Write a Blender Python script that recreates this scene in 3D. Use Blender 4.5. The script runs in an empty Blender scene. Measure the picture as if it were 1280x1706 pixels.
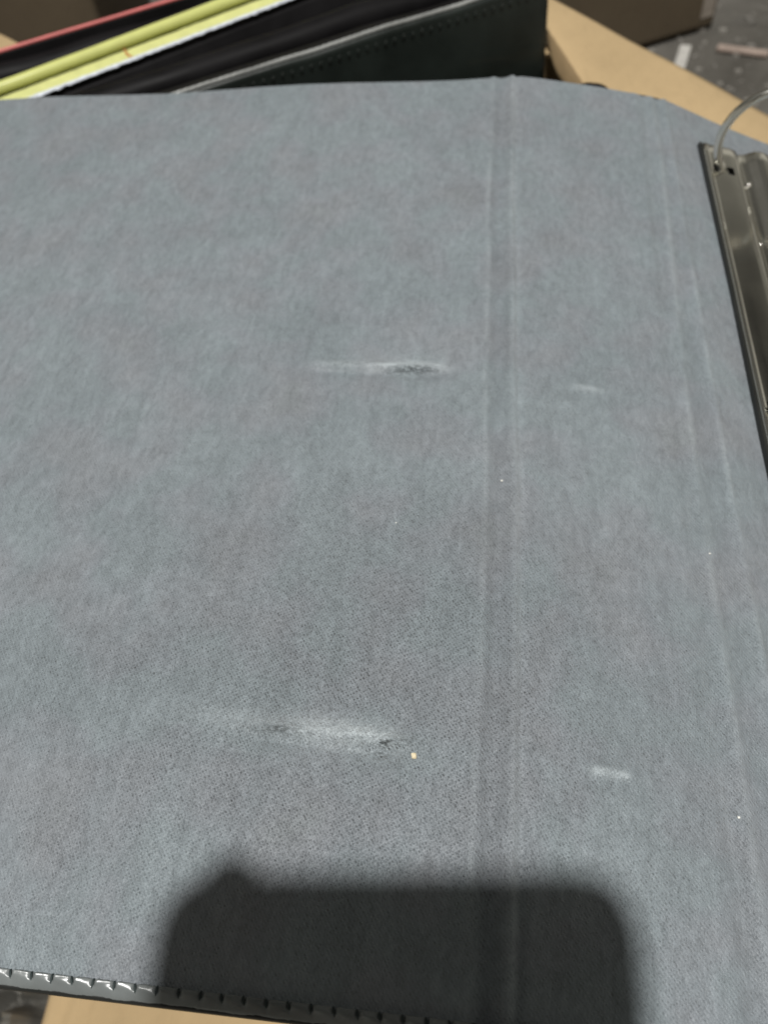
import bpy, bmesh, math, random
from mathutils import Vector, Matrix, noise

random.seed(7)
MM = 0.001
scene = bpy.context.scene
col = scene.collection

# ------------------------------------------------------------------ camera
R = Matrix(((0.9900, 0.1020, -0.0980), (-0.0280, 0.8220, 0.5690), (0.1390, -0.5610, 0.8160)))
cx = R[0].normalized()
cz = (R[2] - cx * R[2].dot(cx)).normalized()
cy = cz.cross(cx)
CAM = Vector((-2.241, -3.282, 149.099))
cam_data = bpy.data.cameras.new('camera')
cam = bpy.data.objects.new('camera', cam_data)
col.objects.link(cam)
cam.matrix_world = Matrix((
    (cx.x, cy.x, cz.x, CAM.x * MM), (cx.y, cy.y, cz.y, CAM.y * MM),
    (cx.z, cy.z, cz.z, CAM.z * MM), (0, 0, 0, 1)))
cam_data.sensor_fit = 'VERTICAL'
cam_data.sensor_height = 36.0
cam_data.sensor_width = 27.0
cam_data.lens = 36.0 * 1325.26 / 1706.0
cam_data.clip_start = 0.004
cam_data.clip_end = 50.0
cam_data.dof.use_dof = True
cam_data.dof.focus_distance = 0.150
cam_data.dof.aperture_fstop = cam_data.lens / 1.5
scene.camera = cam

# ------------------------------------------------------------------ light
world = bpy.data.worlds.new('World')
scene.world = world
world.use_nodes = True
bg = world.node_tree.nodes['Background']
# ambient light: made-up bright and dark bands shaped for the ring plate's reflections
wt = world.node_tree
w_tc = wt.nodes.new('ShaderNodeTexCoord')
w_sep = wt.nodes.new('ShaderNodeSeparateXYZ')
w_ramp = wt.nodes.new('ShaderNodeValToRGB')
wt.links.new(w_tc.outputs['Generated'], w_sep.inputs[0])
wt.links.new(w_sep.outputs[2], w_ramp.inputs[0])
cr_ = w_ramp.color_ramp
cr_.elements[0].position = 0.02
cr_.elements[0].color = (1.75, 1.68, 1.46, 1)
cr_.elements[1].position = 0.80
cr_.elements[1].color = (0.98, 0.96, 0.88, 1)
e_ = cr_.elements.new(0.30); e_.color = (1.45, 1.40, 1.20, 1)
e_ = cr_.elements.new(0.52); e_.color = (0.38, 0.37, 0.33, 1)
# noise added so the steel plate reflects uneven brightness
w_no = wt.nodes.new('ShaderNodeTexNoise')
w_no.inputs['Scale'].default_value = 2.6
w_no.inputs['Detail'].default_value = 3.0
wt.links.new(w_tc.outputs['Generated'], w_no.inputs['Vector'])
w_mr = wt.nodes.new('ShaderNodeMapRange')
for i_, x_ in enumerate((0.36, 0.64, 0.25, 1.75)): w_mr.inputs[i_ + 1].default_value = x_
wt.links.new(w_no.outputs[0], w_mr.inputs[0])
w_mul = wt.nodes.new('ShaderNodeVectorMath'); w_mul.operation = 'SCALE'
wt.links.new(w_ramp.outputs[0], w_mul.inputs[0])
wt.links.new(w_mr.outputs[0], w_mul.inputs['Scale'])
wt.links.new(w_mul.outputs[0], bg.inputs[0])
bg.inputs[1].default_value = 0.16

lamp_data = bpy.data.lights.new('ceiling_lamp', 'POINT')
lamp_data.energy = 172.0
lamp_data.shadow_soft_size = 0.036
lamp_data.color = (1.0, 0.985, 0.95)
lamp = bpy.data.objects.new('ceiling_lamp', lamp_data)
col.objects.link(lamp)
lamp.location = (-0.02, -0.17, 1.80)

scene.render.engine = 'CYCLES'
scene.view_settings.view_transform = 'Standard'
scene.view_settings.look = 'None'
scene.view_settings.exposure = 0.0
scene.view_settings.gamma = 1.0
scene.view_settings.use_curve_mapping = False

# ------------------------------------------------------------------ helpers
def mesh_data(name, verts, faces, smooth=True):
    me = bpy.data.meshes.new(name)
    me.from_pydata([(v[0] * MM, v[1] * MM, v[2] * MM) for v in verts], [], faces)
    if smooth:
        for p in me.polygons:
            p.use_smooth = True
    me.update()
    return me

def obj(name, me, mat, parent=None):
    o = bpy.data.objects.new(name, me)
    col.objects.link(o)
    if mat and not me.materials:
        me.materials.append(mat)
    if parent:
        o.parent = parent
    return o

def tag(o, label, cat, group=None, kind=None):
    if label: o['label'] = label
    if cat: o['category'] = cat
    if group: o['group'] = group
    if kind: o['kind'] = kind
    return o

def thing(name, label, cat, group=None):
    o = bpy.data.objects.new(name, None)
    col.objects.link(o)
    return tag(o, label, cat, group)

def grid(nu, nv, f, closed_v=False):
    verts = [f(i, j) for i in range(nu) for j in range(nv)]
    faces = []
    for i in range(nu - 1):
        for j in range(nv - 1 + (1 if closed_v else 0)):
            j2 = (j + 1) % nv
            faces.append((i * nv + j, (i + 1) * nv + j, (i + 1) * nv + j2, i * nv + j2))
    return verts, faces

def tube(path, radius, n=10, cap=True):
    """verts / faces of a tube along a list of points (radius a number or a list)."""
    pts = [Vector(p) for p in path]
    verts, faces = [], []
    prev = None
    for k, p in enumerate(pts):
        a = pts[max(k - 1, 0)]; b = pts[min(k + 1, len(pts) - 1)]
        t = (b - a).normalized()
        if prev is None:
            ref = Vector((0, 0, 1)) if abs(t.z) < 0.9 else Vector((1, 0, 0))
            nrm = (ref - t * ref.dot(t)).normalized()
        else:
            nrm = (prev - t * prev.dot(t)).normalized()
        prev = nrm
        bi = t.cross(nrm)
        r = radius[k] if isinstance(radius, (list, tuple)) else radius
        for m in range(n):
            an = 2 * math.pi * m / n
            verts.append(tuple(p + (nrm * math.cos(an) + bi * math.sin(an)) * r))
    for k in range(len(pts) - 1):
        for m in range(n):
            m2 = (m + 1) % n
            faces.append((k * n + m, k * n + m2, (k + 1) * n + m2, (k + 1) * n + m))
    if cap:
        faces.append(tuple(reversed(range(n))))
        faces.append(tuple((len(pts) - 1) * n + m for m in range(n)))
    return verts, faces

def join(*parts):
    V, F = [], []
    for v, f in parts:
        o = len(V)
        V += list(v)
        F += [tuple(i + o for i in q) for q in f]
    return V, F

def slab(poly, thick, up=Vector((0, 0, 1))):
    """polygon (3D points, anticlockwise from above) with thickness downwards along up."""
    n = len(poly)
    top = [Vector(p) for p in poly]
    bot = [p - up * thick for p in top]
    F = [tuple(range(n)), tuple(reversed(range(n, 2 * n)))]
    for i in range(n):
        j = (i + 1) % n
        F.append((i, i + n, j + n, j))
    return [tuple(p) for p in top + bot], F

def box(c, ax, ay, az, hx, hy, hz):
    c, ax, ay, az = Vector(c), Vector(ax), Vector(ay), Vector(az)
    V = []
    for sx in (-1, 1):
        for sy in (-1, 1):
            for sz in (-1, 1):
                V.append(tuple(c + ax * hx * sx + ay * hy * sy + az * hz * sz))
    F = [(0, 1, 3, 2), (4, 6, 7, 5), (0, 4, 5, 1), (2, 3, 7, 6), (0, 2, 6, 4), (1, 5, 7, 3)]
    return V, F

def bevel(o, w, seg=2):
    m = o.modifiers.new('bevel', 'BEVEL')
    m.width = w * MM
    m.segments = seg
    m.limit_method = 'ANGLE'
    return o

def fbm(x, y, z=0.0, octv=3):
    s = 0; a = 1.0; t = 0
    for k in range(octv):
        s += a * noise.noise(Vector((x, y, z + 7.3 * k)))
        t += a; a *= 0.5; x *= 2; y *= 2
    return s / t

# ------------------------------------------------------------------ materials
class NT:
    def __init__(self, name):
        self.m = bpy.data.materials.new(name)
        self.m.use_nodes = True
        self.t = self.m.node_tree
        self.b = self.t.nodes['Principled BSDF']
    def n(self, kind, **kw):
        nd = self.t.nodes.new(kind)
        for k, v in kw.items():
            setattr(nd, k, v)
        return nd
    def l(self, a, b): self.t.links.new(a, b)
    def setv(self, **kw):
        for k, v in kw.items():
            self.b.inputs[k.replace('_', ' ')].default_value = v
    def coord(self, kind='Object', scale=(1, 1, 1), rot=(0, 0, 0)):
        tc = self.n('ShaderNodeTexCoord')
        mp = self.n('ShaderNodeMapping')
        mp.inputs['Scale'].default_value = scale
        mp.inputs['Rotation'].default_value = rot
        self.l(tc.outputs[kind], mp.inputs['Vector'])
        return mp.outputs['Vector']
    def noise(self, vec, scale, detail=4, rough=0.55, dist=0.0):
        nd = self.n('ShaderNodeTexNoise')
        nd.inputs['Scale'].default_value = scale
        nd.inputs['Detail'].default_value = detail
        nd.inputs['Roughness'].default_value = rough
        nd.inputs['Distortion'].default_value = dist
        if vec is not None: self.l(vec, nd.inputs['Vector'])
        return nd
    def math(self, op, a, b=None, clamp=False):
        nd = self.n('ShaderNodeMath', operation=op, use_clamp=clamp)
        for i, x in enumerate((a, b)):
            if x is None: continue
            if isinstance(x, (int, float)): nd.inputs[i].default_value = x
            else: self.l(x, nd.inputs[i])
        return nd.outputs[0]
    def rng(self, v, a, b, c, d):
        nd = self.n('ShaderNodeMapRange')
        self.l(v, nd.inputs[0])
        for i, x in enumerate((a, b, c, d)): nd.inputs[i + 1].default_value = x
        return nd.outputs[0]
    def ramp(self, v, stops):
        nd = self.n('ShaderNodeValToRGB')
        cr = nd.color_ramp
        while len(cr.elements) < len(stops): cr.elements.new(0.5)
        for e, (p, c) in zip(cr.elements, stops):
            e.position = p; e.color = (*c, 1)
        self.l(v, nd.inputs[0])
        return nd.outputs[0]
    def mix(self, f, a, b, mode='MIX'):
        nd = self.n('ShaderNodeMix', data_type='RGBA', blend_type=mode)
        if isinstance(f, (int, float)): nd.inputs[0].default_value = f
        else: self.l(f, nd.inputs[0])
        for i, x in ((6, a), (7, b)):
            if isinstance(x, tuple): nd.inputs[i].default_value = (*x, 1) if len(x) == 3 else x
            else: self.l(x, nd.inputs[i])
        return nd.outputs[2]
    def bump(self, h, strength=0.5, dist=0.001):
        nd = self.n('ShaderNodeBump')
        nd.inputs['Strength'].default_value = strength
        nd.inputs['Distance'].default_value = dist
        self.l(h, nd.inputs['Height'])
        self.l(nd.outputs[0], self.b.inputs['Normal'])

def mat_lining():
    k = NT('grey_woven_lining')
    tc = k.n('ShaderNodeTexCoord')
    uv = tc.outputs['UV']                       # 1 uv unit = 1 mm / 1000
    def mp(scale, rot=0):
        m = k.n('ShaderNodeMapping')
        m.inputs['Scale'].default_value = scale
        m.inputs['Rotation'].default_value = (0, 0, rot)
        k.l(uv, m.inputs['Vector'])
        return m.outputs['Vector']
    big = k.noise(mp((1, 1, 1)), 22, 4, 0.6)
    streak = k.noise(mp((1, 0.28, 1)), 170, 5, 0.62, 0.4)
    fuzz = k.noise(mp((1, 0.45, 1)), 620, 4, 0.65, 0.6)
    patch = k.noise(mp((1, 1, 1)), 75, 3, 0.6)
    tint = k.noise(mp((1, 1, 1)), 48, 2, 0.5)
    # twill: diagonal ribs broken into short dashes
    sep = k.n('ShaderNodeSeparateXYZ'); k.l(uv, sep.inputs[0])
    wob = k.noise(mp((1, 1, 1)), 130, 2, 0.5)
    wv = k.math('MULTIPLY', wob.outputs[0], 9.0)
    ph = k.math('ADD', k.math('MULTIPLY', k.math('ADD', sep.outputs[0], k.math('MULTIPLY', sep.outputs[1], 0.75)), 2 * math.pi / 0.00076), wv)
    rib = k.math('SINE', ph)
    ph2 = k.math('ADD', k.math('MULTIPLY', k.math('SUBTRACT', sep.outputs[0], k.math('MULTIPLY', sep.outputs[1], 1.6)), 2 * math.pi / 0.0013), k.math('MULTIPLY', wv, 1.7))
    cross = k.math('SINE', ph2)
    weave = k.math('ADD', k.math('MULTIPLY', rib, 0.6), k.math('MULTIPLY', k.math('MULTIPLY', rib, cross), 0.5))
    wn = k.noise(mp((1, 1, 1)), 1100, 3, 0.7)
    weave = k.math('MULTIPLY', weave, k.rng(wn.outputs[0], 0.42, 0.66, 0.0, 1.6))
    # loose diagonal fibres and pin holes on top of the weave
    dash = k.noise(mp((1.0, 0.36, 1), math.radians(38)), 3000, 3, 0.7)
    weave = k.math('SUBTRACT', weave, k.rng(dash.outputs[0], 0.55, 0.70, 0.0, 1.3))
    weave = k.math('ADD', weave, k.rng(dash.outputs[0], 0.45, 0.30, 0.0, 1.5))
    # nap lies flatter in some patches, so ribs show there
    att = k.n('ShaderNodeAttribute', attribute_name='bare')
    show = k.math('ADD', k.math('MULTIPLY', k.rng(patch.outputs[0], 0.36, 0.66, 0.45, 1.0), 0.62), att.outputs['Fac'])
    weave = k.math('MULTIPLY', weave, show)
    c = k.ramp(big.outputs[0], [(0.28, (0.174, 0.203, 0.220)), (0.74, (0.205, 0.236, 0.254))])
    c = k.mix(k.rng(tint.outputs[0], 0.42, 0.68, 0.0, 0.75), c, (0.202, 0.205, 0.234))
    tint2 = k.noise(mp((1.3, 1.3, 1)), 37, 2, 0.5)
    c = k.mix(k.rng(tint2.outputs[0], 0.50, 0.75, 0.0, 0.45), c, (0.186, 0.213, 0.214))
    v = k.rng(streak.outputs[0], 0.25, 0.75, 0.88, 1.12)
    v = k.math('MULTIPLY', v, k.rng(fuzz.outputs[0], 0.25, 0.75, 0.80, 1.20))
    v = k.math('MULTIPLY', v, k.math('ADD', 1.0, k.math('MULTIPLY', weave, 0.36)))
    pr = k.n('ShaderNodeAttribute', attribute_name='hinge_dark')
    v = k.math('MULTIPLY', v, k.math('SUBTRACT', 1.0, k.math('MULTIPLY', pr.outputs['Fac'], 0.075)))
    grey = k.n('ShaderNodeCombineColor')
    for i in range(3): k.l(v, grey.inputs[i])
    c = k.mix(1.0, c, grey.outputs[0], 'MULTIPLY')
    sc = k.n('ShaderNodeAttribute', attribute_name='scuff_sheen')
    scn = k.noise(mp((0.5, 1, 1)), 900, 3, 0.6)
    f = k.math('MULTIPLY', sc.outputs['Fac'], k.rng(scn.outputs[0], 0.3, 0.62, 0.35, 1.1), clamp=True)
    c = k.mix(f, c, (0.46, 0.51, 0.535))
    pt = k.n('ShaderNodeAttribute', attribute_name='pit')
    ptn = k.noise(mp((0.6, 1.2, 1)), 1100, 3, 0.7)
    f2 = k.math('MULTIPLY', pt.outputs['Fac'], k.rng(ptn.outputs[0], 0.46, 0.60, 0.0, 1.0), clamp=True)
    c = k.mix(f2, c, (0.05, 0.06, 0.062))
    k.l(c, k.b.inputs['Base Color'])
    k.setv(Roughness=0.50)
    k.b.inputs['Specular IOR Level'].default_value = 0.42
    k.b.inputs['Sheen Weight'].default_value = 0.15
    k.b.inputs['Sheen Roughness'].default_value = 0.5
    h = k.math('ADD', k.math('MULTIPLY', weave, 0.5), k.math('MULTIPLY', fuzz.outputs[0], 1.1))
    h = k.math('ADD', h, k.math('MULTIPLY', streak.outputs[0], 2.2))
    h = k.math('SUBTRACT', h, k.math('MULTIPLY', f2, 1.6))
    k.bump(h, 0.9, 0.00024)
    return k.m

def mat_vinyl(name, colr, rough, bump=0.25, coat=0.0, scale=900, spec=0.5):
    k = NT(name)
    k.b.inputs['Specular IOR Level'].default_value = spec
    v = k.coord()
    n1 = k.noise(v, 45, 4, 0.6)
    n2 = k.noise(v, scale, 3, 0.6)
    c = k.ramp(n1.outputs[0], [(0.3, tuple(x * 0.75 for x in colr)), (0.7, tuple(x * 1.3 for x in colr))])
    k.l(c, k.b.inputs['Base Color'])
    k.l(k.rng(n1.outputs[0], 0.3, 0.7, rough - 0.05, rough + 0.1), k.b.inputs['Roughness'])
    k.b.inputs['Coat Weight'].default_value = coat
    k.bump(n2.outputs[0], bump, 0.0002)
    return k.m

def mat_cardboard(name, colr, flute=0.0, rot=0.0):
    k = NT(name)
    v = k.coord()
    n1 = k.noise(v, 18, 5, 0.6)
    n2 = k.noise(k.coord(scale=(1, 0.15, 1), rot=(0, 0, rot)), 420, 4, 0.65)
    c = k.ramp(n1.outputs[0], [(0.3, tuple(x * 0.9 for x in colr)), (0.7, tuple(x * 1.07 for x in colr))])
    c = k.mix(k.rng(n2.outputs[0], 0.55, 0.8, 0, 0.3), c, tuple(x * 0.7 for x in colr))
    k.l(c, k.b.inputs['Base Color'])
    n3 = k.noise(v, 900, 3, 0.6)
    c = k.mix(k.rng(n3.outputs[0], 0.64, 0.72, 0, 0.55), c, tuple(x * 0.55 for x in colr))
    n4 = k.noise(v, 55, 5, 0.7, 0.8)
    c = k.mix(k.rng(n4.outputs[0], 0.55, 0.78, 0, 0.4), c, tuple(x * y for x, y in zip(colr, (0.74, 0.72, 0.72))))
    k.l(c, k.b.inputs['Base Color'])
    k.setv(Roughness=0.85)
    k.b.inputs['Specular IOR Level'].default_value = 0.25
    wv = k.n('ShaderNodeTexWave', wave_type='BANDS', bands_direction='X')
    k.l(k.coord(rot=(0, 0, rot)), wv.inputs['Vector'])
    wv.inputs['Scale'].default_value = 45.0
    wv.inputs['Distortion'].default_value = 1.0
    hh = k.math('ADD', k.math('MULTIPLY', n2.outputs[0], 0.5), k.math('MULTIPLY', wv.outputs['Fac'], 0.55))
    hh = k.math('ADD', hh, k.math('MULTIPLY', n4.outputs[0], 1.2))
    k.bump(hh, 0.5, 0.0006)
    return k.m

def mat_steel():
    k = NT('nickel_plated_steel')
    n1 = k.noise(k.coord(scale=(1, 0.1, 1)), 260, 4, 0.6)
    n2 = k.noise(k.coord(), 60, 4, 0.6)
    c = k.ramp(n2.outputs[0], [(0.3, (0.74, 0.72, 0.65)), (0.75, (0.92, 0.90, 0.84))])
    k.l(c, k.b.inputs['Base Color'])
    k.setv(Metallic=1.0)
    k.l(k.rng(n2.outputs[0], 0.3, 0.75, 0.20, 0.09), k.b.inputs['Roughness'])
    k.bump(n1.outputs[0], 0.05, 0.0002)
    return k.m

def mat_floor():
    k = NT('worn_grey_concrete')
    v = k.coord()
    n1 = k.noise(v, 7, 6, 0.65, 0.6)
    n2 = k.noise(v, 40, 5, 0.65)
    n3 = k.noise(v, 220, 3, 0.6)
    c = k.ramp(n1.outputs[0], [(0.32, (0.085, 0.078, 0.066)), (0.5, (0.150, 0.140, 0.122)), (0.68, (0.215, 0.195, 0.175))])
    c = k.mix(k.rng(n2.outputs[0], 0.52, 0.70, 0, 0.7), c, (0.105, 0.098, 0.088))
    c = k.mix(k.rng(n3.outputs[0], 0.66, 0.74, 0, 0.6), c, (0.42, 0.40, 0.37))
    k.l(c, k.b.inputs['Base Color'])
    k.setv(Roughness=0.8)
    k.bump(k.math('ADD', n2.outputs[0], k.math('MULTIPLY', n3.outputs[0], 0.3)), 0.6, 0.004)
    return k.m

def mat_plain(name, colr, rough=0.6, var=0.15, scale=120, metal=0.0, bump=0.2):
    k = NT(name)
    n1 = k.noise(k.coord(), scale, 4, 0.6)
    c = k.ramp(n1.outputs[0], [(0.3, tuple(x * (1 - var) for x in colr)), (0.7, tuple(x * (1 + var) for x in colr))])
    k.l(c, k.b.inputs['Base Color'])
    k.setv(Roughness=rough, Metallic=metal)
    k.bump(n1.outputs[0], bump, 0.0004)
    return k.m

LINING = mat_lining()
BLACK = mat_vinyl('black_vinyl', (0.012, 0.013, 0.012), 0.42)
EDGE = mat_vinyl('grey_turned_edge_vinyl', (0.150, 0.163, 0.163), 0.24, 0.08)
GLOSS = mat_vinyl('glossy_dark_green_black_leatherette', (0.010, 0.014, 0.012), 0.38, 0.35, 0.1, 500, 0.4)
SATIN = mat_vinyl('satin_black_vinyl', (0.008, 0.0075, 0.008), 0.5, 0.3, spec=0.09)
CARD = mat_cardboard('tan_cardboard', (0.46, 0.335, 0.185), rot=0.46)
CARDEDGE = mat_cardboard('torn_cardboard_edge', (0.22, 0.155, 0.082))
BROWN = mat_cardboard('dark_brown_cardboard', (0.108, 0.083, 0.054))
STEEL = mat_steel()
FLOOR = mat_floor()
THREAD = mat_plain('dark_thread', (0.02, 0.032, 0.032), 0.7)
YELLOW = mat_plain('lime_yellow_piping', (0.56, 0.58, 0.20), 0.24, 0.06, 90)
YTAPE = mat_plain('lime_yellow_tape', (0.58, 0.59, 0.24), 0.5, 0.10, 160)
WHITE = mat_plain('silvery_white_lace', (0.62, 0.66, 0.72), 0.4, 0.2, 400)
RED = mat_plain('coral_red_piping', (0.55, 0.13, 0.12), 0.5, 0.1)
RUST = mat_plain('orange_stain', (0.50, 0.20, 0.05), 0.6, 0.2)
GREYPLASTIC = mat_plain('grey_crumpled_plastic', (0.16, 0.155, 0.14), 0.36, 0.35, 25)
CREAM = mat_plain('cream_crumb', (0.72, 0.62, 0.42), 0.7)
LINT = mat_plain('white_lint', (0.75, 0.75, 0.70), 0.8)
PHONE = mat_plain('black_phone_shell', (0.02, 0.02, 0.022), 0.3, 0.05)
GLASS = mat_plain('dark_lens_glass', (0.01, 0.01, 0.015), 0.08, 0.05)
SKIN = mat_plain('skin', (0.42, 0.25, 0.17), 0.5, 0.08, 60)
PALEWOOD = mat_plain('pale_stick', (0.62, 0.60, 0.56), 0.7)
PINKWOOD = mat_plain('pinkish_wood_strip', (0.42, 0.33, 0.28), 0.7, 0.25)

# ------------------------------------------------------------------ setting
FLOOR_Z = -262.0
def floor_f(i, j):
    x = -1500 + i * 40; y = -500 + j * 40
    return (x, y, FLOOR_Z + 1.5 * fbm(x * 0.01, y * 0.01))
fv, ff = grid(76, 76, floor_f)
tag(obj('floor', mesh_data('floor', fv, ff), FLOOR), None, None, kind='structure')

# ------------------------------------------------------------------ the open binder
L = 292.0
S = 53.93            # width of the spine panel
A1, A2 = 0.194, 0.428  # how far the spine panel and the back cover drop
PL = 12.98           # spine fold to ring plate

def smooth(x, a, b):
    t = min(max((x - a) / (b - a), 0), 1)
    return t * t * (3 - 2 * t)

# profile integrated from a smoothly changing slope angle
STEP = 0.25
W0, W1 = -262.0, 318.0
prof = []
_x, _z = 0.0, 0.0
_n = int(W1 / STEP) + 1
for i in range(_n + 1):
    w = i * STEP
    a = A1 * smooth(w, -3, 3) + (A2 - A1) * smooth(w, S - 7, S + 7)
    prof.append((_x, _z, a))
    _x += math.cos(a) * STEP; _z -= math.sin(a) * STEP

def profile(w):
    if w <= 0: return w, 0.0, 0.0
    t = w / STEP; i = min(int(t), len(prof) - 2); f = t - i
    a, b = prof[i], prof[i + 1]
    return a[0] + (b[0] - a[0]) * f, a[1] + (b[1] - a[1]) * f, a[2]

def gauss(d, s): return math.exp(-0.5 * (d / s) ** 2)

def hinge_c(v):  # the moulded groove is not quite straight
    return -0.2 - 2.2 * smooth(v, 60, 292) + 0.4 * math.sin(v * 0.021) + 0.8 * fbm(v * 0.018, 6, 3, 3)

def relief(w, v):
    """height of the lining above the board, mm"""
    h = 0.55 * fbm(w * 0.018, v * 0.014, 3.0, 2) + 0.16 * fbm(w * 0.07, v * 0.03, 9.0, 2)
    # front hinge: two pressed lines with a low rib between
    c = hinge_c(v)
    d = w - c
    h -= 1.45 * gauss(d + 1.3, 1.6) * (0.8 + 0.45 * fbm(v * 0.03, 1.0, 2.0, 2)) * (1 - 0.6 * smooth(v, 276, 292))
    h -= 0.55 * gauss(d - 3.6, 0.6)
    h += 0.45 * gauss(d - 2.2, 0.8) + 0.45 * gauss(d + 4.4, 0.7)
    # back hinge: two ridges with a shallow trough, closer together at the top
    gap = 3.6 + 4.4 * smooth(L - v, 0, 230)
    e1 = w - (S - gap + 0.6 * math.sin(v * 0.03)); e2 = w - (S + 0.8 + 0.5 * math.sin(v * 0.023 + 1))
    h += (0.38 * gauss(e1, 0.8) + 0.55 * gauss(e2, 0.7)) * (0.7 + 0.9 * fbm(v * 0.04, w * 0.01, 5, 2))
    h -= 0.60 * gauss(w - (S - gap * 0.5), gap * 0.33)
    h -= 0.35 * gauss(e1 + 3.5, 1.4)
    h += 0.22 * gauss(w - (S - gap - 6), 1.0) * smooth(v, 120, 200)
    # marks pressed in by the closed rings
    def ring_mark(w0, w1, v0, amp, tilt=0.0):
        m = smooth(w, w0, w0 + 9) * (1 - smooth(w, w1 - 6, w1))
        dv = v - (v0 + tilt * (w - w0))
        return m * amp * (gauss(dv - 0.6, 0.95) - 0.9 * gauss(dv + 1.6, 1.3))
    h += ring_mark(-56, -14, 146.0, 0.8, -0.035)
    h += ring_mark(-53, -14, 47.2, 0.85, -0.05)
    h += ring_mark(11, 27, 142.0, 0.35, -0.06)
    h += ring_mark(12, 29, 44.2, 0.45, -0.03)
    # puckers by the lower mark
    for (pw, pv, pa, ps) in ((-22.4, 46.0, -0.9, 0.8), (-20.3, 46.4, 0.4, 0.8), (-22.0, 44.0, -0.6, 0.7), (-18.5, 43.6, 0.3, 0.9), (-30.0, 46.6, 0.35, 2.5)):
        if abs(w - pw) < 8: h += 1.5 * pa * math.exp(-0.5 * (((w - pw) / (ps * 1.6)) ** 2 + ((v - pv) / ps) ** 2))
    # sag at the far edge near the hinges
    h += 0.5 * smooth(v, 270, 292) * math.sin(w * 0.06)
    # turned down to the stitched edge
    h -= 0.35 * gauss(v - 2.5, 1.2)
    return h

def scuff_sheen(w, v):
    s = 0.0
    def line(w0, w1, v0, sv, amp, tilt=0.0, fade=6.0):
        m = smooth(w, w0, w0 + fade) * (1 - smooth(w, w1 - fade, w1))
        return amp * m * gauss(v - (v0 + tilt * (w - w0)), sv)
    s += line(-57, -28, 147.0, 0.75, 0.30, -0.03, 12)
    arc = 146.6 - 0.016 * (w + 25.5) ** 2
    s += 0.52 * smooth(w, -39, -30) * (1 - smooth(w, -18, -13)) * gauss(v - arc, 0.8)  # pale arc: highlight on the wrinkle's upper outline, put into the scuff colour
    s += 0.16 * smooth(w, -48, -30) * (1 - smooth(w, -20, -12)) * gauss(v - 147.5, 2.4)
    s += line(-70, -17, 49.6, 1.6, 0.26, -0.05, 18)
    s += line(-44, -15, 47.9, 1.9, 0.50, -0.06, 9)
    s += line(-34, -18, 47.6, 0.8, 0.30, -0.05, 6)
    s += 0.14 * math.exp(-0.5 * (((w + 29) / 12) ** 2 + ((v - 45.5) / 3.5) ** 2))  # bright haze round the lower mark, painted as pale colour
    s += line(15, 26.5, 142.2, 0.5, 0.32, -0.05, 4.5)
    s += line(16.2, 25.0, 44.3, 0.55, 0.62, -0.03, 1.5)
    s += 0.40 * gauss(w - (S + 0.8 + 0.5 * math.sin(v * 0.023 + 1)), 0.42) * (0.25 + 0.75 * smooth(L - v, 40, 120)) * max(0, 0.45 + 1.2 * fbm(v * 0.045, 3, 1, 3))
    gap = 3.6 + 4.4 * smooth(L - v, 0, 230)
    s += 0.28 * gauss(w - (S - gap + 0.6 * math.sin(v * 0.03)), 0.6) * max(0, 0.5 + 1.2 * fbm(v * 0.04, 8, 1, 3))
    s += 0.16 * gauss(w - (S - gap - 3.2 + 0.9 * math.sin(v * 0.04 + 2)), 0.4) * max(0, 0.3 + 1.3 * fbm(v * 0.06, 11, 1, 3))
    s += 0.26 * gauss(w - hinge_c(v) - 2.9 - 0.5 * fbm(v * 0.06, 1, 2, 2), 0.9) * max(0, 0.5 + 1.3 * fbm(v * 0.03, 5, 4, 3)) + 0.30 * gauss(w - hinge_c(v) + 4.8 + 0.6 * fbm(v * 0.05, 1, 6, 2), 0.42) * max(0, 0.45 + 1.3 * fbm(v * 0.05, 2, 4, 3))
    return max(0.0, min(s, 1.0))

def pit(w, v):
    s = 0.0
    s += 0.85 * math.exp(-0.5 * (((w + 24.5) / 4.6) ** 2 + ((v - 144.6 + 0.012 * (w + 24.5) ** 2) / 0.85) ** 2))
    s += 0.6 * math.exp(-0.5 * (((w + 42) / 3.0) ** 2 + ((v - 146.4) / 0.4) ** 2))
    s += 0.8 * math.exp(-0.5 * (((w + 42.5) / 3.0) ** 2 + ((v - 47.0) / 0.7) ** 2))
    s += 1.2 * math.exp(-0.5 * (((w + 22.3) / 0.8) ** 2 + ((v - 46.0) / 0.7) ** 2))
    s += 0.8 * math.exp(-0.5 * (((w + 19.6) / 2.0) ** 2 + ((v - 46.3) / 0.35) ** 2))
    s += 1.2 * math.exp(-0.5 * (((w + 22.6) / 0.9) ** 2 + ((v - 43.9) / 0.3) ** 2))
    return min(s, 1.0)

def bare(w, v):
    return 0.9 * math.exp(-0.5 * (((w + 28) / 34) ** 2 + ((v - 62) / 30) ** 2)) + 0.15 * gauss(v - 60, 45)

def hinge_dark(w, v):
    # darker bands along the folded hinges
    d = w - hinge_c(v)
    gap = 3.6 + 4.4 * smooth(L - v, 0, 230)
    return min(1.0, smooth(d, -5.2, -2.0) * (1 - smooth(d, -0.2, 2.8)) * (0.85 + 0.7 * fbm(v * 0.02, 4, 7, 2)) + 0.5 * gauss(w - (S - gap * 0.5), gap * 0.3) + 0.35 * gauss(w - (S - gap - 4), 1.5))

def surf(w, v, h):
    x, z, a = profile(w)
    return (x + math.sin(a) * h, v, z + math.cos(a) * h)

binder = thing('ring_binder', 'open black ring binder with worn grey fabric lining, spread flat and filling the picture', 'binder')

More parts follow.
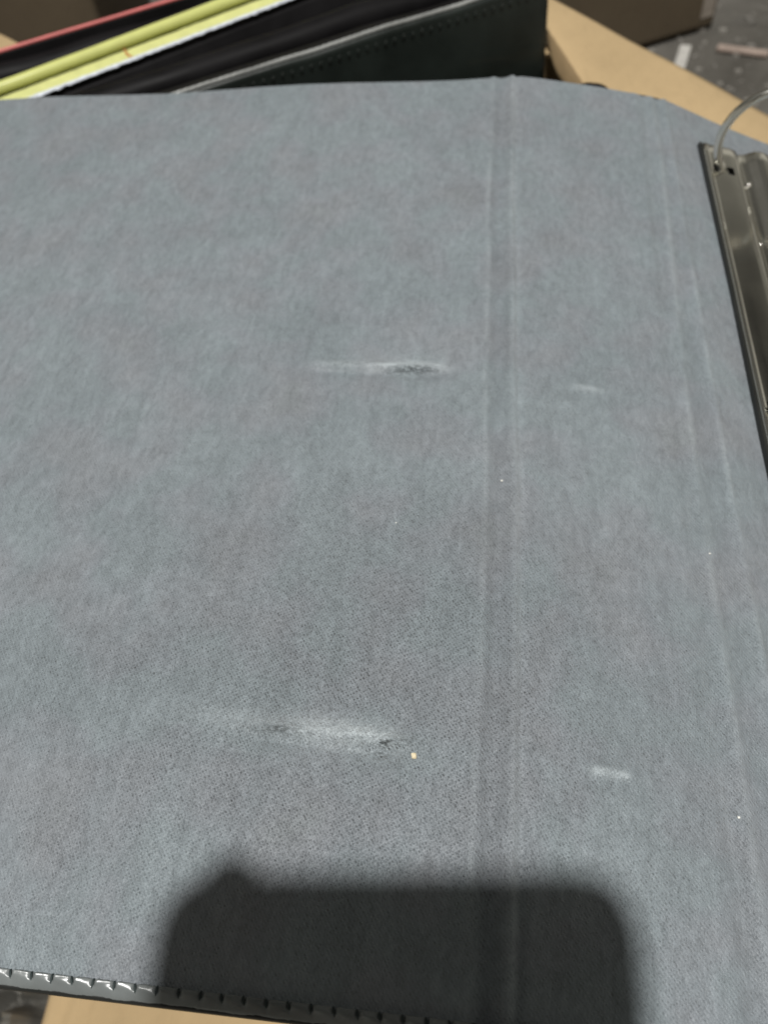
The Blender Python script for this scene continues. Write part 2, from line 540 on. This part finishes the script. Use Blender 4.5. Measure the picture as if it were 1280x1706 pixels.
# sample positions: fine where the picture is close
ws = []
w = W0
while w < W1:
    ws.append(w)
    if w < -210: w += 4
    elif w < -66: w += 1.1
    elif w < 75: w += 0.55
    elif w < 110: w += 1.5
    else: w += 5
ws.append(W1)
vs = []
v = 1.9
while v < L - 0.4:
    vs.append(v)
    v += 0.45 if (v < 6 or 40 < v < 52 or 138 < v < 150) else 0.9
vs.append(L - 0.4)
verts, faces = grid(len(ws), len(vs), lambda i, j: surf(ws[i], vs[j], relief(ws[i], vs[j])))
me = mesh_data('lining', verts, faces)
uvl = me.uv_layers.new(name='UVMap')
nvs = len(vs)
flat = []
for lp in me.loops:
    i, j = divmod(lp.vertex_index, nvs)
    flat += [(ws[i] + 300) * MM, vs[j] * MM]
uvl.data.foreach_set('uv', flat)
for nm, fn in (('scuff_sheen', scuff_sheen), ('pit', pit), ('bare', bare), ('hinge_dark', hinge_dark)):
    at = me.attributes.new(nm, 'FLOAT', 'POINT')
    at.data.foreach_set('value', [fn(ws[i], vs[j]) for i in range(len(ws)) for j in range(nvs)])
lining = obj('lining', me, LINING, binder)

# board and black outer cover underneath: a bent slab with rounded rims
cw = [W0 - 1.0 + k * 4.0 for k in range(int((W1 - W0 + 2) / 4.0) + 1)]
ring_sec = [(0.0, -0.8), (-0.5, -1.1), (-0.7, -1.8), (-0.4, -2.5), (0.8, -2.9), (L - 0.6, -2.9), (L + 0.7, -2.6), (L + 1.1, -2.0), (L + 0.8, -0.9), (L - 0.1, -0.25), (L - 0.9, -1.2), (L - 4.0, -2.5), (6.0, -2.5), (2.0, -1.6)]
def cover_f(i, j):
    ww = cw[i]; vv, hh = ring_sec[j]
    return surf(ww, vv, hh + 0.3 * fbm(ww * 0.02, vv * 0.02, 4) * (1 if 5 < j < 10 else 0.3) + (0.5 * math.sin(ww * 0.06) if 6 <= j <= 10 else 0))
cv, cf = grid(len(cw), len(ring_sec), cover_f, closed_v=True)
nsec = len(ring_sec)
cf.append(tuple(range(nsec))); cf.append(tuple(reversed([(len(cw) - 1) * nsec + j for j in range(nsec)])))
obj('outer_cover', mesh_data('outer_cover', cv, cf), BLACK, binder)

# turned edge along the near side, puffed up between stitches
PITCH = 3.75
def edge_strip_mesh():
    du = 0.25
    us = [W0 + k * du for k in range(int((W1 - W0) / du) + 1)]
    us = [u for u in us if u < 70] + [70 + 2 * k for k in range(124)]
    sec = [(2.34, -0.4), (2.31, 0.28), (2.24, 0.40), (2.05, 0.395), (1.85, 0.38), (1.62, 0.355), (1.4, 0.26), (1.1, 0.08), (0.7, -0.2), (0.2, -0.55), (-0.25, -1.0), (-0.5, -1.6), (-0.3, -2.2)]
    wgt = [0, 1, 1, 1, 1, 0.95, 0.5, 0.18, 0.04, 0, 0, 0, 0]
    def f(i, j):
        u = us[i]
        t = ((u + 1.3 + 0.25 * noise.noise(Vector((u * 0.11, 2, 0)))) / PITCH) % 1.0
        pinch = max(0.0, 1 - abs(t - 0.5) / 0.16)
        pinch = pinch * pinch * (3 - 2 * pinch)
        vv, hh = sec[j]
        k = wgt[j]
        s_ = ((t - 0.5 - 0.17) % 1.0) / 0.66
        puff = 0.56 * (0.5 - min(s_, 1.0))
        jit = 0.045 * noise.noise(Vector((u * 1.5, j * 0.5, 1)))
        hh = hh + k * (puff + jit - 0.50 * pinch) + 0.12 * noise.noise(Vector((u * 0.25, j * 0.3, 5)))
        vv = vv - k * (0.10 * pinch) + (jit * 3 if j in (5, 6) else jit)
        if j == 0: hh = -0.6
        return surf(u, vv, hh)
    return grid(len(us), len(sec), f), us
(ev, ef), _us = edge_strip_mesh()
edge = obj('turned_edge', mesh_data('turned_edge', ev, ef), EDGE, binder)
edge['label'] = 'shiny turned edge strip puffed between stitches'
# one stitch, copied into every pinch
sv, sf = tube([(-0.15, 0.55, 0.0), (-0.05, 0.2, 0.22), (0.05, -0.35, 0.22), (0.12, -0.8, 0.0)], [0.16, 0.2, 0.2, 0.14], 6)
st_me = mesh_data('stitch', sv, sf)
st_me.materials.append(THREAD)
k0 = int(math.floor((W0 + 6) / PITCH)); k1 = int(math.floor((W1 - 6) / PITCH))
for k in range(k0, k1):
    u = (k + 0.5) * PITCH - 1.3
    u -= 0.25 * noise.noise(Vector((u * 0.11, 2, 0)))
    p = surf(u, 1.75, -0.22)
    o = bpy.data.objects.new('stitch', st_me); col.objects.link(o)
    o.parent = edge
    o.location = (p[0] * MM, p[1] * MM, p[2] * MM)
    o.rotation_euler = (0, profile(u)[2], random.uniform(-0.25, 0.25))

# ring mechanism on the back cover
def on_cover(t, v, h): return surf(S + PL + t, v, h)
psec = [(0.0, 1.3), (0.05, 1.9), (0.35, 2.35), (1.0, 2.45), (1.5, 2.1), (1.9, 2.15), (4.0, 2.6), (5.0, 2.8), (6.9, 3.1), (9.2, 3.5), (10.6, 3.65),
        (12.0, 3.5), (13.0, 2.8), (13.6, 2.6), (14.4, 2.9), (15.6, 3.2), (16.4, 3.7), (17.6, 4.9), (18.8, 5.9), (20.2, 6.5), (22.0, 6.7), (24.5, 6.2), (26.5, 4.8), (27.8, 3.0), (28.5, 1.3)]
PW = 28.5
V_TOP, V_BOT = 269.5, 22.5
pv = sorted(set([V_BOT, V_BOT + 0.6, V_BOT + 1.8] + [y_ for y_ in (V_BOT + 4 + k * 4 for k in range(60)) if min(abs(y_ - r) for r in (254, 146, 38)) > 3.2] + [V_TOP - 1.8, V_TOP - 0.6, V_TOP] +
               [r + d for r in (254, 146, 38) for d in (-2.4, 1.9)]))
def plate_f(i, j):
    vv = pv[i]; t, h = psec[j]
    e = min(vv - V_BOT, V_TOP - vv)
    drop = 1.3 * (1 - smooth(e, 0, 2.0))
    c = 2.2 * (1 - min(e / 2.0, 1)) ** 2
    if t < 3: t = t + c
    if t > PW - 3: t = t - c
    dent = 0.10 * fbm(vv * 0.06, t * 0.12, 2, 2)
    return on_cover(t, vv, h - drop * 0.6 + dent)
qv, qf = grid(len(pv), len(psec), plate_f)
def is_hole(f):
    i, j = divmod(f[0], len(psec))
    vm = 0.5 * (pv[i] + pv[min(i + 1, len(pv) - 1)])
    tm = 0.5 * (psec[j][0] + psec[min(j + 1, len(psec) - 1)][0])
    near = any(abs(vm - (r - 0.15)) < 0.9 for r in (254, 146, 38))
    return near and (1.9 < tm < 4.0 or 6.9 < tm < 9.2)
qf = [f for f in qf if not is_hole(f)]
plate = obj('ring_mechanism', mesh_data('ring_mechanism', qv, qf), STEEL, binder)
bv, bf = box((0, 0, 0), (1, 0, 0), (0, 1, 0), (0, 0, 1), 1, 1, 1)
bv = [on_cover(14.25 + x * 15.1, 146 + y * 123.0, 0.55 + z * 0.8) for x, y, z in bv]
obj('shadow_gap_strip', mesh_data('shadow_gap_strip', bv, bf, False), BLACK, plate)  # black slab added for the dark shadow gap beside and under the plate
plate['label'] = 'nickel plated ring plate with slots'
def ring_path(v0):
    pts = [on_cover(5.6, v0, 1.0)]
    for k in range(41):
        an = math.radians(245 - 310 * k / 40)
        pts.append(on_cover(12.5 + 16.2 * math.cos(an), v0, 17.2 + 16.2 * math.sin(an)))
    pts.append(on_cover(19.4, v0, 1.0))
    return pts
for v0 in (254.0, 146.0, 38.0):
    rv, rf = tube(ring_path(v0), 1.4, 14)
    obj('ring', mesh_data('ring', rv, rf), STEEL, plate)
def dome(c, nrm, r, hgt):
    c = Vector(c); nrm = Vector(nrm).normalized()
    a = nrm.orthogonal().normalized(); b = nrm.cross(a)
    V = [tuple(c + nrm * hgt)]; F = []
    for k in range(1, 5):
        ph = math.pi / 2 * k / 4
        for m in range(14):
            an = 2 * math.pi * m / 14
            V.append(tuple(c + (a * math.cos(an) + b * math.sin(an)) * r * math.sin(ph) + nrm * hgt * math.cos(ph)))
    for m in range(14): F.append((0, 1 + m, 1 + (m + 1) % 14))
    for k in range(3):
        for m in range(14):
            F.append((1 + k * 14 + m, 1 + (k + 1) * 14 + m, 1 + (k + 1) * 14 + (m + 1) % 14, 1 + k * 14 + (m + 1) % 14))
    return V, F
NC = (math.sin(A2), 0, math.cos(A2))
for (t, v0, r, hh) in ((15.0, 250.6, 1.2, 3.0), (13.3, 218.0, 0.8, 2.6), (15.0, 42.0, 1.2, 3.0), (13.3, 110.0, 0.8, 2.6)):
    dv, df = dome(on_cover(t, v0, hh), NC, r, 0.8)
    obj('rivet', mesh_data('rivet', dv, df), STEEL, plate)

# ------------------------------------------------------------------ portfolios standing in the carton
E1 = Vector((0.8945, 0.4472, 0)); E2 = Vector((-0.4472, 0.8945, 0)); UP = Vector((0, 0, 1))
PA = Vector((-126.47, 312.38, 0))
def Q(p, q, z): return tuple(PA + E1 * p + E2 * q + UP * z)
def sheet(p0, p1, q0, q1, ztop, zbot, lean=0.0, wave=0.0, nseg=40, round_top=1.5, qslope=0.0):
    """standing board from p0 to p1, thickness q0..q1, with a rounded top edge"""
    n = 6
    sec = [(q0, zbot), (q0, ztop - round_top)]
    qm, hr = (q0 + q1) / 2, (q1 - q0) / 2
    for k in range(1, n):
        an = math.pi - math.pi * k / n
        sec.append((qm + hr * math.cos(an), ztop - round_top + round_top * math.sin(an)))
    sec += [(q1, ztop - round_top), (q1, zbot)]
    def f(i, j):
        p = p0 + (p1 - p0) * i / nseg
        q, z = sec[j]
        zz = z
        if j not in (0, len(sec) - 1):
            zz = z + wave * fbm(p * 0.03, q * 0.01, 6, 2)
            r = 7.0
            for e in (p - p0, p1 - p):
                if e < r: zz -= r - math.sqrt(max(r * r - (r - e) ** 2, 0))
        q += lean * (z - ztop) + wave * fbm(p * 0.02, 5, 2, 2) + qslope * (p - p0)
        return Q(p, q, zz)
    V, F = grid(nseg + 1, len(sec), f)
    m = len(sec)
    F.append(tuple(range(m))); F.append(tuple(reversed([nseg * m + j for j in range(m)])))
    return V, F

pf = thing('leather_portfolio', 'glossy green-black stitched portfolio standing upright right behind the open binder', 'portfolio')
V, F = sheet(-150, 160, -12.5, -8.3, -8.0, -255, lean=0.02, wave=0.8, nseg=90, round_top=2.1, qslope=0.055)
front = obj('front_cover', mesh_data('front_cover', V, F), GLOSS, pf)
V, F = tube([Q(p, -10.6 + 0.055 * (p + 150) + 0.8 * fbm(p * 0.02, 5, 2, 2), -7.6 + 0.8 * fbm(p * 0.03, 0, 6, 2) + 0.06 * math.sin(p * 2.1) + 0.10 * noise.noise(Vector((p * 0.2, 0, 0)))) for p in [-148 + k * 0.75 for k in range(402)]], 0.85, 12)
BEAD = mat_vinyl('highlight_edge_bead', (0.26, 0.265, 0.255), 0.30, 0.05)  # pale grey stands in for the lamp highlight on the bead
obj('edge_bead', mesh_data('edge_bead', V, F), BEAD, front)
sv2, sf2 = tube([(0, 0, 0.9), (0.1, -0.28, 0.4), (0.1, -0.28, -0.4), (0, 0, -0.9)], 0.26, 6)
st2 = mesh_data('stitch', sv2, sf2)
STITCH2 = mat_plain('grey_green_thread', (0.022, 0.026, 0.023), 0.6)
st2.materials.append(STITCH2)
for k in range(70):
    p = -140 + k * 4.25
    q0 = -12.75 + 0.055 * (p + 150) + 0.8 * fbm(p * 0.02, 5, 2, 2)
    o = bpy.data.objects.new('stitch', st2); col.objects.link(o); o.parent = front
    o.location = Vector(Q(p, q0 - 0.05, -12.4 + random.uniform(-0.25, 0.25))) * MM
    o.rotation_euler = (0, random.uniform(0.1, 0.5), math.atan2(0.447, 0.894))
V, F = sheet(-146, 150, -4.0, 12.0, -14.0, -250, wave=1.0, nseg=40, round_top=1.4, qslope=0.055)
obj('inner_pocket', mesh_data('inner_pocket', V, F), SATIN, pf)
V, F = sheet(-146, 156, 16.8, 30.0, -13.0, -254, wave=1.5, nseg=40, round_top=5.5, qslope=0.075)
obj('back_cover', mesh_data('back_cover', V, F), SATIN, pf)

yf = thing('yellow_edged_folder', 'black folder with lime yellow piped edge standing behind the stitched portfolio', 'folder')
QS = 0.205
def yq(p): return 30.5 + QS * (p + 78)
V, F = tube([Q(p, yq(p) + 12 + 0.6 * fbm(p * 0.03, 1, 1, 2), -7.4 + 0.5 * fbm(p * 0.02, 1, 4, 2)) for p in [-160 + k * 3 for k in range(95)]], 2.6, 14)
obj('piping', mesh_data('piping', V, F), YELLOW, yf)
def tape_f(i, j):
    p = -160 + i * 0.8
    q = yq(p) + 9.4 - j * 1.15
    z = -9.8 - 0.25 * j - (1.6 if j == 0 else 0) + 0.25 * fbm(p * 0.15, j * 0.3, 2, 2)
    return Q(p, q, z)
V, F = grid(355, 7, tape_f)
tp = obj('tape', mesh_data('tape', V, F), YTAPE, yf)
tp.modifiers.new('thickness', 'SOLIDIFY').thickness = 0.8 * MM
def lace_f(i, j):
    p = -160 + i * 0.6
    edge_j = 1.3 * fbm(p * 0.3, 2, 8, 2) if j == 2 else 0.5 * fbm(p * 0.2, 7, 8, 2) * (j == 0)
    q = yq(p) + 2.6 - j * 0.75 + edge_j
    z = -10.8 - 0.3 * j + 0.3 * fbm(p * 0.4, j, 2, 2)
    return Q(p, q, z)
V, F = grid(474, 3, lace_f)
lc = obj('ragged_lace', mesh_data('ragged_lace', V, F), WHITE, yf)
lc.modifiers.new('thickness', 'SOLIDIFY').thickness = 0.5 * MM
V, F = sheet(-160, 130, 30.5 - QS * 4.2, 42.0, -13.5, -254, wave=0.3, nseg=40, round_top=1.0, qslope=QS)
V = [tuple(Vector(v) - E2 * 0.205 * 78 * 0 + E2 * (-16.0)) for v in V]
obj('board', mesh_data('board', V, F), SATIN, yf)
V, F = tube([Q(-22.5, yq(-22.5) + 9.6, -9.3), Q(-22, yq(-22) + 5, -10.0), Q(-20.5, yq(-20.5) + 2.5, -10.6)], [0.5, 0.7, 0.4], 8)
obj('stain_thread', mesh_data('stain_thread', V, F), RUST, yf)

rf_ = thing('red_edged_folder', 'black folder with thin coral red edge standing farthest back in the carton', 'folder')
V, F = sheet(-170, 120, 52.0, 62.0, -17.0, -254, wave=2.0, nseg=40, round_top=4.0, qslope=0.10)
obj('front_cover', mesh_data('front_cover', V, F), SATIN, rf_)
V, F = sheet(-170, 124, 66.0, 79.0, -13.0, -254, wave=2.0, nseg=40, round_top=6.0, qslope=0.065)
obj('back_cover', mesh_data('back_cover', V, F), SATIN, rf_)
V, F = tube([Q(p, 84.9 + 0.061 * (p + 75) + 0.35 * fbm(p * 0.03, 3, 1, 2), -10.0) for p in [-175 + k * 4 for k in range(74)]], 0.95, 10)
obj('piping', mesh_data('piping', V, F), RED, rf_)
V, F = sheet(-175, 121, 77.6, 79.2, -10.4, -254, wave=0.0, nseg=20, round_top=0.7, qslope=0.061)
obj('edge_board', mesh_data('edge_board', V, F), SATIN, rf_)

# ------------------------------------------------------------------ carton under everything
RIM = -38.0
D1 = Vector((0.905, 0.425, 0)); D2 = Vector((-0.425, 0.905, 0))
B0 = Vector((17.5, 404.0, 0))         # a point on the right wall's rim
def K(a, b, z): return tuple(B0 + D1 * a + D2 * b + UP * z)
carton = thing('cardboard_carton', 'tan cardboard carton with open flap, holding the standing portfolios under the binder', 'carton')
def wall(name, a0, b0, a1, b1):
    c = Vector(K((a0 + a1) / 2, (b0 + b1) / 2, (RIM + FLOOR_Z + 6) / 2))
    V, F = box(c, D1, D2, UP, max(abs(a1 - a0) / 2, 2), max(abs(b1 - b0) / 2, 2), (RIM - FLOOR_Z - 6) / 2)
    # the rim is crushed down where the back cover lies on it
    V = [(x, y, min(z, RIM - 4 - 0.30 * max(x - 20, 0))) for x, y, z in V]
    return bevel(obj(name, mesh_data(name, V, F, False), CARD, carton), 0.8)
wall('wall', 0, -262, 4, 70)
wall('wall', -352, -262, -348, 70)
wall('wall', -347.9, -262, -0.1, -258)
wall('wall', -347.9, 66, -0.1, 70)
V, F = box(K(-174, -96, FLOOR_Z + 4), D1, D2, UP, 173, 161, 1.6)
obj('bottom', mesh_data('bottom', V, F, False), CARD, carton)
# right flap folded outwards and drooping: fold strip, flat sheet
def flap_z(x): return -38.0 - 0.30 * (x - 20)
def flap_f(i, j):
    a = i / 24.0; b = j / 40.0
    inner = Vector((13.0, 418.0)).lerp(Vector((96.0, 165.0)), b)
    outer = Vector((-8.0, 449.5)).lerp(Vector((260.0, 308.0)), b)
    # free edge through (22.5,439.5) (71.3,415.4) (112.4,390.1)
    outer = Vector((0.0, 451.0)).lerp(Vector((252.0, 302.0)), b)
    q = inner.lerp(outer, a)
    z = flap_z(q.x) + 1.2 * fbm(q.x * 0.02, q.y * 0.02, 3, 2) - 2.0 * (1 - a) ** 6
    return (q.x, q.y, z)
V, F = grid(25, 41, flap_f)
fl = obj('flap', mesh_data('flap', V, F), CARD, carton)
sm = fl.modifiers.new('thickness', 'SOLIDIFY'); sm.thickness = 3.6 * MM; sm.offset = 1
# torn corner lip that curls over where the flap meets the wall
def lip_f(i, j):
    b = i / 16.0; a = j / 5.0
    base = Vector((17.0, 404.0, -37.5)).lerp(Vector((31.5, 363.5, -41.5)), b)
    out = Vector((-4.5 - 3.0 * math.sin(b * 3.0), -3.5, 0)) * a + Vector((0, 0, -7.0 * a * a - 2 * a))
    out *= 0.5 * (0.25 + 0.9 * math.sin(min(b * 1.5, 1) * math.pi / 2))
    out.x += 0.5 * fbm(b * 6, a * 3, 1, 2)
    return tuple(base + out)
V, F = grid(17, 6, lip_f)
lp = obj('torn_lip', mesh_data('torn_lip', V, F), CARDEDGE, carton)
lp.modifiers.new('thickness', 'SOLIDIFY').thickness = 1.2 * MM
# left flap: only its corner shows behind the folders
V, F = slab([(-440, 520, -62), (-380, 300, -52), (-322, 405, -50), (-280.15, 452.6, -50), (-298.2, 466.8, -50)], 3.6)
bevel(obj('flap', mesh_data('flap', V, F, False), CARD, carton), 0.8)

# dark rounded corner poking out between binder and flap
V, F = sheet(0, 17, 0, 3.5, 0, -60, nseg=30, round_top=1.7)
kn = thing('folder_corner', 'rounded black folder corner peeking out between binder edge and cardboard flap', 'folder')
O = Vector(Q(0, 0, 0))
def kmove(v):
    d = Vector(v) - O
    return tuple(Vector((24.0, 326.0, -21.5)) + Vector((d.dot(E1) * 0.96, -d.dot(E1) * 0.28 + d.dot(E2), d.z)))
obj('cover', mesh_data('cover', [kmove(v) for v in V], F), SATIN, kn)

# ------------------------------------------------------------------ things on the floor
def carton_far(name, label, corner, ang, wx, wy, h, mat, mark=False):
    t = thing(name, label, 'carton')
    ax = Vector((math.cos(ang), math.sin(ang), 0)); ay = Vector((-ax.y, ax.x, 0))
    c = Vector((corner[0], corner[1], 0)) - ax * wx / 2 + ay * wy / 2
    V, F = box(Vector((c.x, c.y, FLOOR_Z + 3 + h / 2)), ax, ay, UP, wx / 2, wy / 2, h / 2)
    o = obj('body', mesh_data('body', V, F, False), mat, t)
    bevel(o, 7.0, 4)
    for p in o.data.polygons: p.use_smooth = False
    top = FLOOR_Z + 3 + h
    V, F = box(Vector((c.x, c.y, top + 1.2)), ax, ay, UP, wx / 2 - 4, wy / 4 - 1, 1.1)
    for s in (-1, 1):
        o = obj('flap', mesh_data('flap', [tuple(Vector(v) + ay * s * wy / 4) for v in V], F, False), mat, t)
    # packing tape over the bottom corner
    if mark:
        P = Vector((corner[0], corner[1], 0)) - ax * 13 - ay * 0.6
        V, F = box(Vector((P.x, P.y, FLOOR_Z + 26)), ax, ay, UP, 7, 0.35, 11)
        bevel(obj('corner_tape', mesh_data('corner_tape', V, F, False), mat_plain('pale_scuffed_tape', (0.30, 0.26, 0.22), 0.5), t), 0.2)
    return t
carton_far('cardboard_carton', 'dark brown carton with rounded corner on the floor beyond the flap, right', (203, 882), math.radians(27), 420, 300, 330, BROWN, True)
carton_far('cardboard_carton', 'dark brown carton behind the red edged folder at far left', (-352, 705), math.radians(14), 380, 280, 330, BROWN)

V, F = box((163, 812, FLOOR_Z + 6), (0.25, 0.968, 0), (0.968, -0.25, 0), UP, 26, 5.5, 3.0)
tag(bevel(obj('white_stick', mesh_data('white_stick', V, F, False), PALEWOOD), 1.5), 'short white stick on the floor beside the flap edge', 'stick')
V, F = box((222, 829, FLOOR_Z + 4), (0.93, -0.37, 0), (0.37, 0.93, 0), UP, 24, 4.0, 2.0)
tag(bevel(obj('wood_strip', mesh_data('wood_strip', V, F, False), PINKWOOD), 1.0), 'thin pinkish wood strip lying on the grey floor at upper right', 'strip')
# grit
gv, gf = [], []
for k in range(260):
    x = random.uniform(120, 420); y = random.uniform(640, 1150)
    r = random.uniform(0.8, 3.5)
    b_ = box((x, y, FLOOR_Z + r * 0.5), (math.cos(k), math.sin(k), 0), (-math.sin(k), math.cos(k), 0), UP, r, r * random.uniform(0.4, 1), r * 0.5)
    gv, gf = join((gv, gf), b_)
tag(obj('floor_grit', mesh_data('floor_grit', gv, gf, False), mat_plain('grit', (0.26, 0.245, 0.22), 0.8, 0.4, 30)), 'scattered grit and crumbs on the grey floor', 'grit', kind='stuff')

# flattened cardboard on the floor in front
SZ = -240.0
def fsheet_f(i, j):
    x = -189.0 + i * 3.0 ; y = -240 + j * 6.0
    ridge = 1.6 * gauss(x + 176, 2.2) - 1.4 * gauss(x + 181, 1.8) + 1.2 * gauss(x + 167, 2.5) - 1.0 * gauss(x + 171, 2)
    z = SZ + ridge + 1.5 * fbm(x * 0.02, y * 0.02, 2, 2)
    return (x + (1.2 * fbm(y * 0.08, 1, 1, 2) if i == 0 else 0), y, z)
V, F = grid(70, 43, fsheet_f)
fs = tag(obj('cardboard_sheet', mesh_data('cardboard_sheet', V, F), CARD), 'creased tan cardboard sheet showing below the binder at the bottom edge', 'cardboard')
fs.modifiers.new('thickness', 'SOLIDIFY').thickness = 4 * MM
# crumpled grey plastic beside it
def crumple_f(i, j):
    x = -290 + i * 1.7; y = -50 + j * 1.7
    n = abs(noise.noise(Vector((x * 0.05, y * 0.035, 3)))) * 40 + abs(noise.noise(Vector((x * 0.13, y * 0.10, 9)))) * 30 + abs(noise.noise(Vector((x * 0.3, y * 0.24, 4)))) * 8
    return (x + 5 * noise.noise(Vector((x * 0.08, y * 0.1, 1))), y + 4 * noise.noise(Vector((x * 0.09, y * 0.08, 6))), FLOOR_Z + 4 + (4 + n) * smooth(-193 - x, 0, 7))
V, F = grid(60, 50, crumple_f)
cp = tag(obj('crumpled_plastic', mesh_data('crumpled_plastic', V, F, False), GREYPLASTIC), 'crumpled grey plastic on the floor at the lower left corner', 'plastic sheet')
cp.modifiers.new('thickness', 'SOLIDIFY').thickness = 0.6 * MM

# ------------------------------------------------------------------ crumbs and lint on the lining
def blob(c, r, sx, sy, sz, seed):
    bm = bmesh.new()
    bmesh.ops.create_icosphere(bm, subdivisions=2, radius=r)
    V = []
    for v in bm.verts:
        k = 1 + 0.45 * noise.noise(v.co * (1.4 / r) + Vector((seed, 0, 0)))
        V.append((c[0] + v.co.x * sx * k, c[1] + v.co.y * sy * k, c[2] + v.co.z * sz * k))
    F = [tuple(q.index for q in f.verts) for f in bm.faces]
    bm.free()
    return V, F
p = surf(-16.1, 43.6, relief(-16.1, 43.6) + 0.3)
V, F = blob(p, 0.62, 0.9, 1.0, 0.6, 3)
tag(obj('crumb', mesh_data('crumb', V, F, False), CREAM), 'tiny cream crumb lying at the end of the lower worn ridge', 'crumb')
lv, lf = [], []
for k, (ww, vv, r) in enumerate([(-0.9, 109.5, 0.32), (-24.5, 96.4, 0.18), (46.6, 96.6, 0.24), (44.6, 39.3, 0.30)]):
    lv, lf = join((lv, lf), blob(surf(ww, vv, relief(ww, vv) + r * 0.4), r, 1.0, 0.8, 0.7, k))
tag(obj('lint', mesh_data('lint', lv, lf), LINT), 'white specks of lint scattered over the grey lining', 'lint', kind='stuff')

# ------------------------------------------------------------------ the phone that takes the picture and shades the binder
phone = thing('smartphone', 'phone above the binder, outside the frame, casting the dark rounded shadow at the bottom', 'phone')
PC = CAM + cz * 2.0                       # lens, the camera looks out just in front of it
def PH(x, y, z): return tuple(PC + cx * x + cy * y + cz * z)   # x right, y up, z towards the user
PX0, PX1, PY0, PY1 = -53.5, 21.5, -144.5, 15.5
def rounded(x0, x1, y0, y1, r, n=8):
    pts = []
    for (px, py, s) in ((x1 - r, y1 - r, 0), (x0 + r, y1 - r, 1), (x0 + r, y0 + r, 2), (x1 - r, y0 + r, 3)):
        for k in range(n + 1):
            an = (s + k / n) * math.pi / 2
            pts.append((px + r * math.cos(an), py + r * math.sin(an)))
    return pts
pts = rounded(PX0, PX1, PY0, PY1, 9.0)
V = [PH(x, y, 8.6) for x, y in pts] + [PH(x, y, 0.4) for x, y in pts]
n = len(pts)
F = [tuple(range(n)), tuple(reversed(range(n, 2 * n)))] + [(i, i + n, (i + 1) % n + n, (i + 1) % n) for i in range(n)]
bevel(obj('body', mesh_data('body', V, F, False), PHONE, phone), 1.6, 3)
pts = rounded(PX0 + 2, PX1 - 2, PY0 + 3, PY1 - 3, 7.5)
V = [PH(x, y, 9.0) for x, y in pts] + [PH(x, y, 8.4) for x, y in pts]
obj('screen', mesh_data('screen', V, F, False), GLASS, phone)
for ly in (-18.0, -36.0):
    V, F = tube([PH(0, ly, 0.6), PH(0, ly, -0.8)], 6.0, 24)
    obj('lens', mesh_data('lens', V, F, False), GLASS, phone)

# hand round the left side of the phone, index finger along the top corner
def hand():
    J = {}
    chain = []
    def add(name, p, r, par=None):
        J[name] = (p, r); chain.append((name, par))
    add('palm', (-62, -104, 2), 17)
    add('palm_up', (-62, -78, 1), 15, 'palm')
    add('wrist', (-70, -142, 6), 20, 'palm')
    add('forearm', (-86, -205, 14), 26, 'wrist')
    add('elbow', (-104, -280, 24), 33, 'forearm')
    for nm, yy, reach, rr in (('middle', -84, -22, 8.5), ('ring', -104, -20, 8.2), ('little', -122, -26, 7.2)):
        add(nm + '1', (-60, yy, -6), rr, 'palm_up' if nm == 'middle' else 'palm')
        add(nm + '2', (-50, yy + 2, -9.5), rr * 0.93, nm + '1')
        add(nm + '3', (-38, yy + 4, -8.8), rr * 0.86, nm + '2')
        add(nm + '4', (reach - 2, yy + 5, -7.4), rr * 0.72, nm + '3')
    add('index1', (-51, -58, -7), 8.2, 'palm_up')
    add('index2', (-45, -34, -9), 7.6, 'index1')
    add('index3', (-42.5, -8, -9), 7.0, 'index2')
    add('index4', (-41.0, 13.6, -6.0), 6.2, 'index3')
    add('thumb1', (-60, -92, 18), 11, 'palm')
    add('thumb2', (-52, -70, 19), 9.5, 'thumb1')
    add('thumb3', (-42, -52, 18), 8.4, 'thumb2')
    names = [c[0] for c in chain]
    me = bpy.data.meshes.new('person')
    me.from_pydata([Vector(PH(*J[n_][0])) * MM for n_ in names], [(names.index(a), names.index(b)) for a, b in chain if b], [])
    o = bpy.data.objects.new('person', me); col.objects.link(o)
    me.materials.append(SKIN)
    m = o.modifiers.new('skin', 'SKIN')
    for i, n_ in enumerate(names):
        r = J[n_][1] * MM
        me.skin_vertices[0].data[i].radius = (r, r)
    me.skin_vertices[0].data[0].use_root = True
    m.use_smooth_shade = True
    s = o.modifiers.new('subdivision', 'SUBSURF'); s.levels = 2; s.render_levels = 2
    return o
tag(hand(), 'hand holding the phone just outside the frame, index finger along its top corner', 'person')
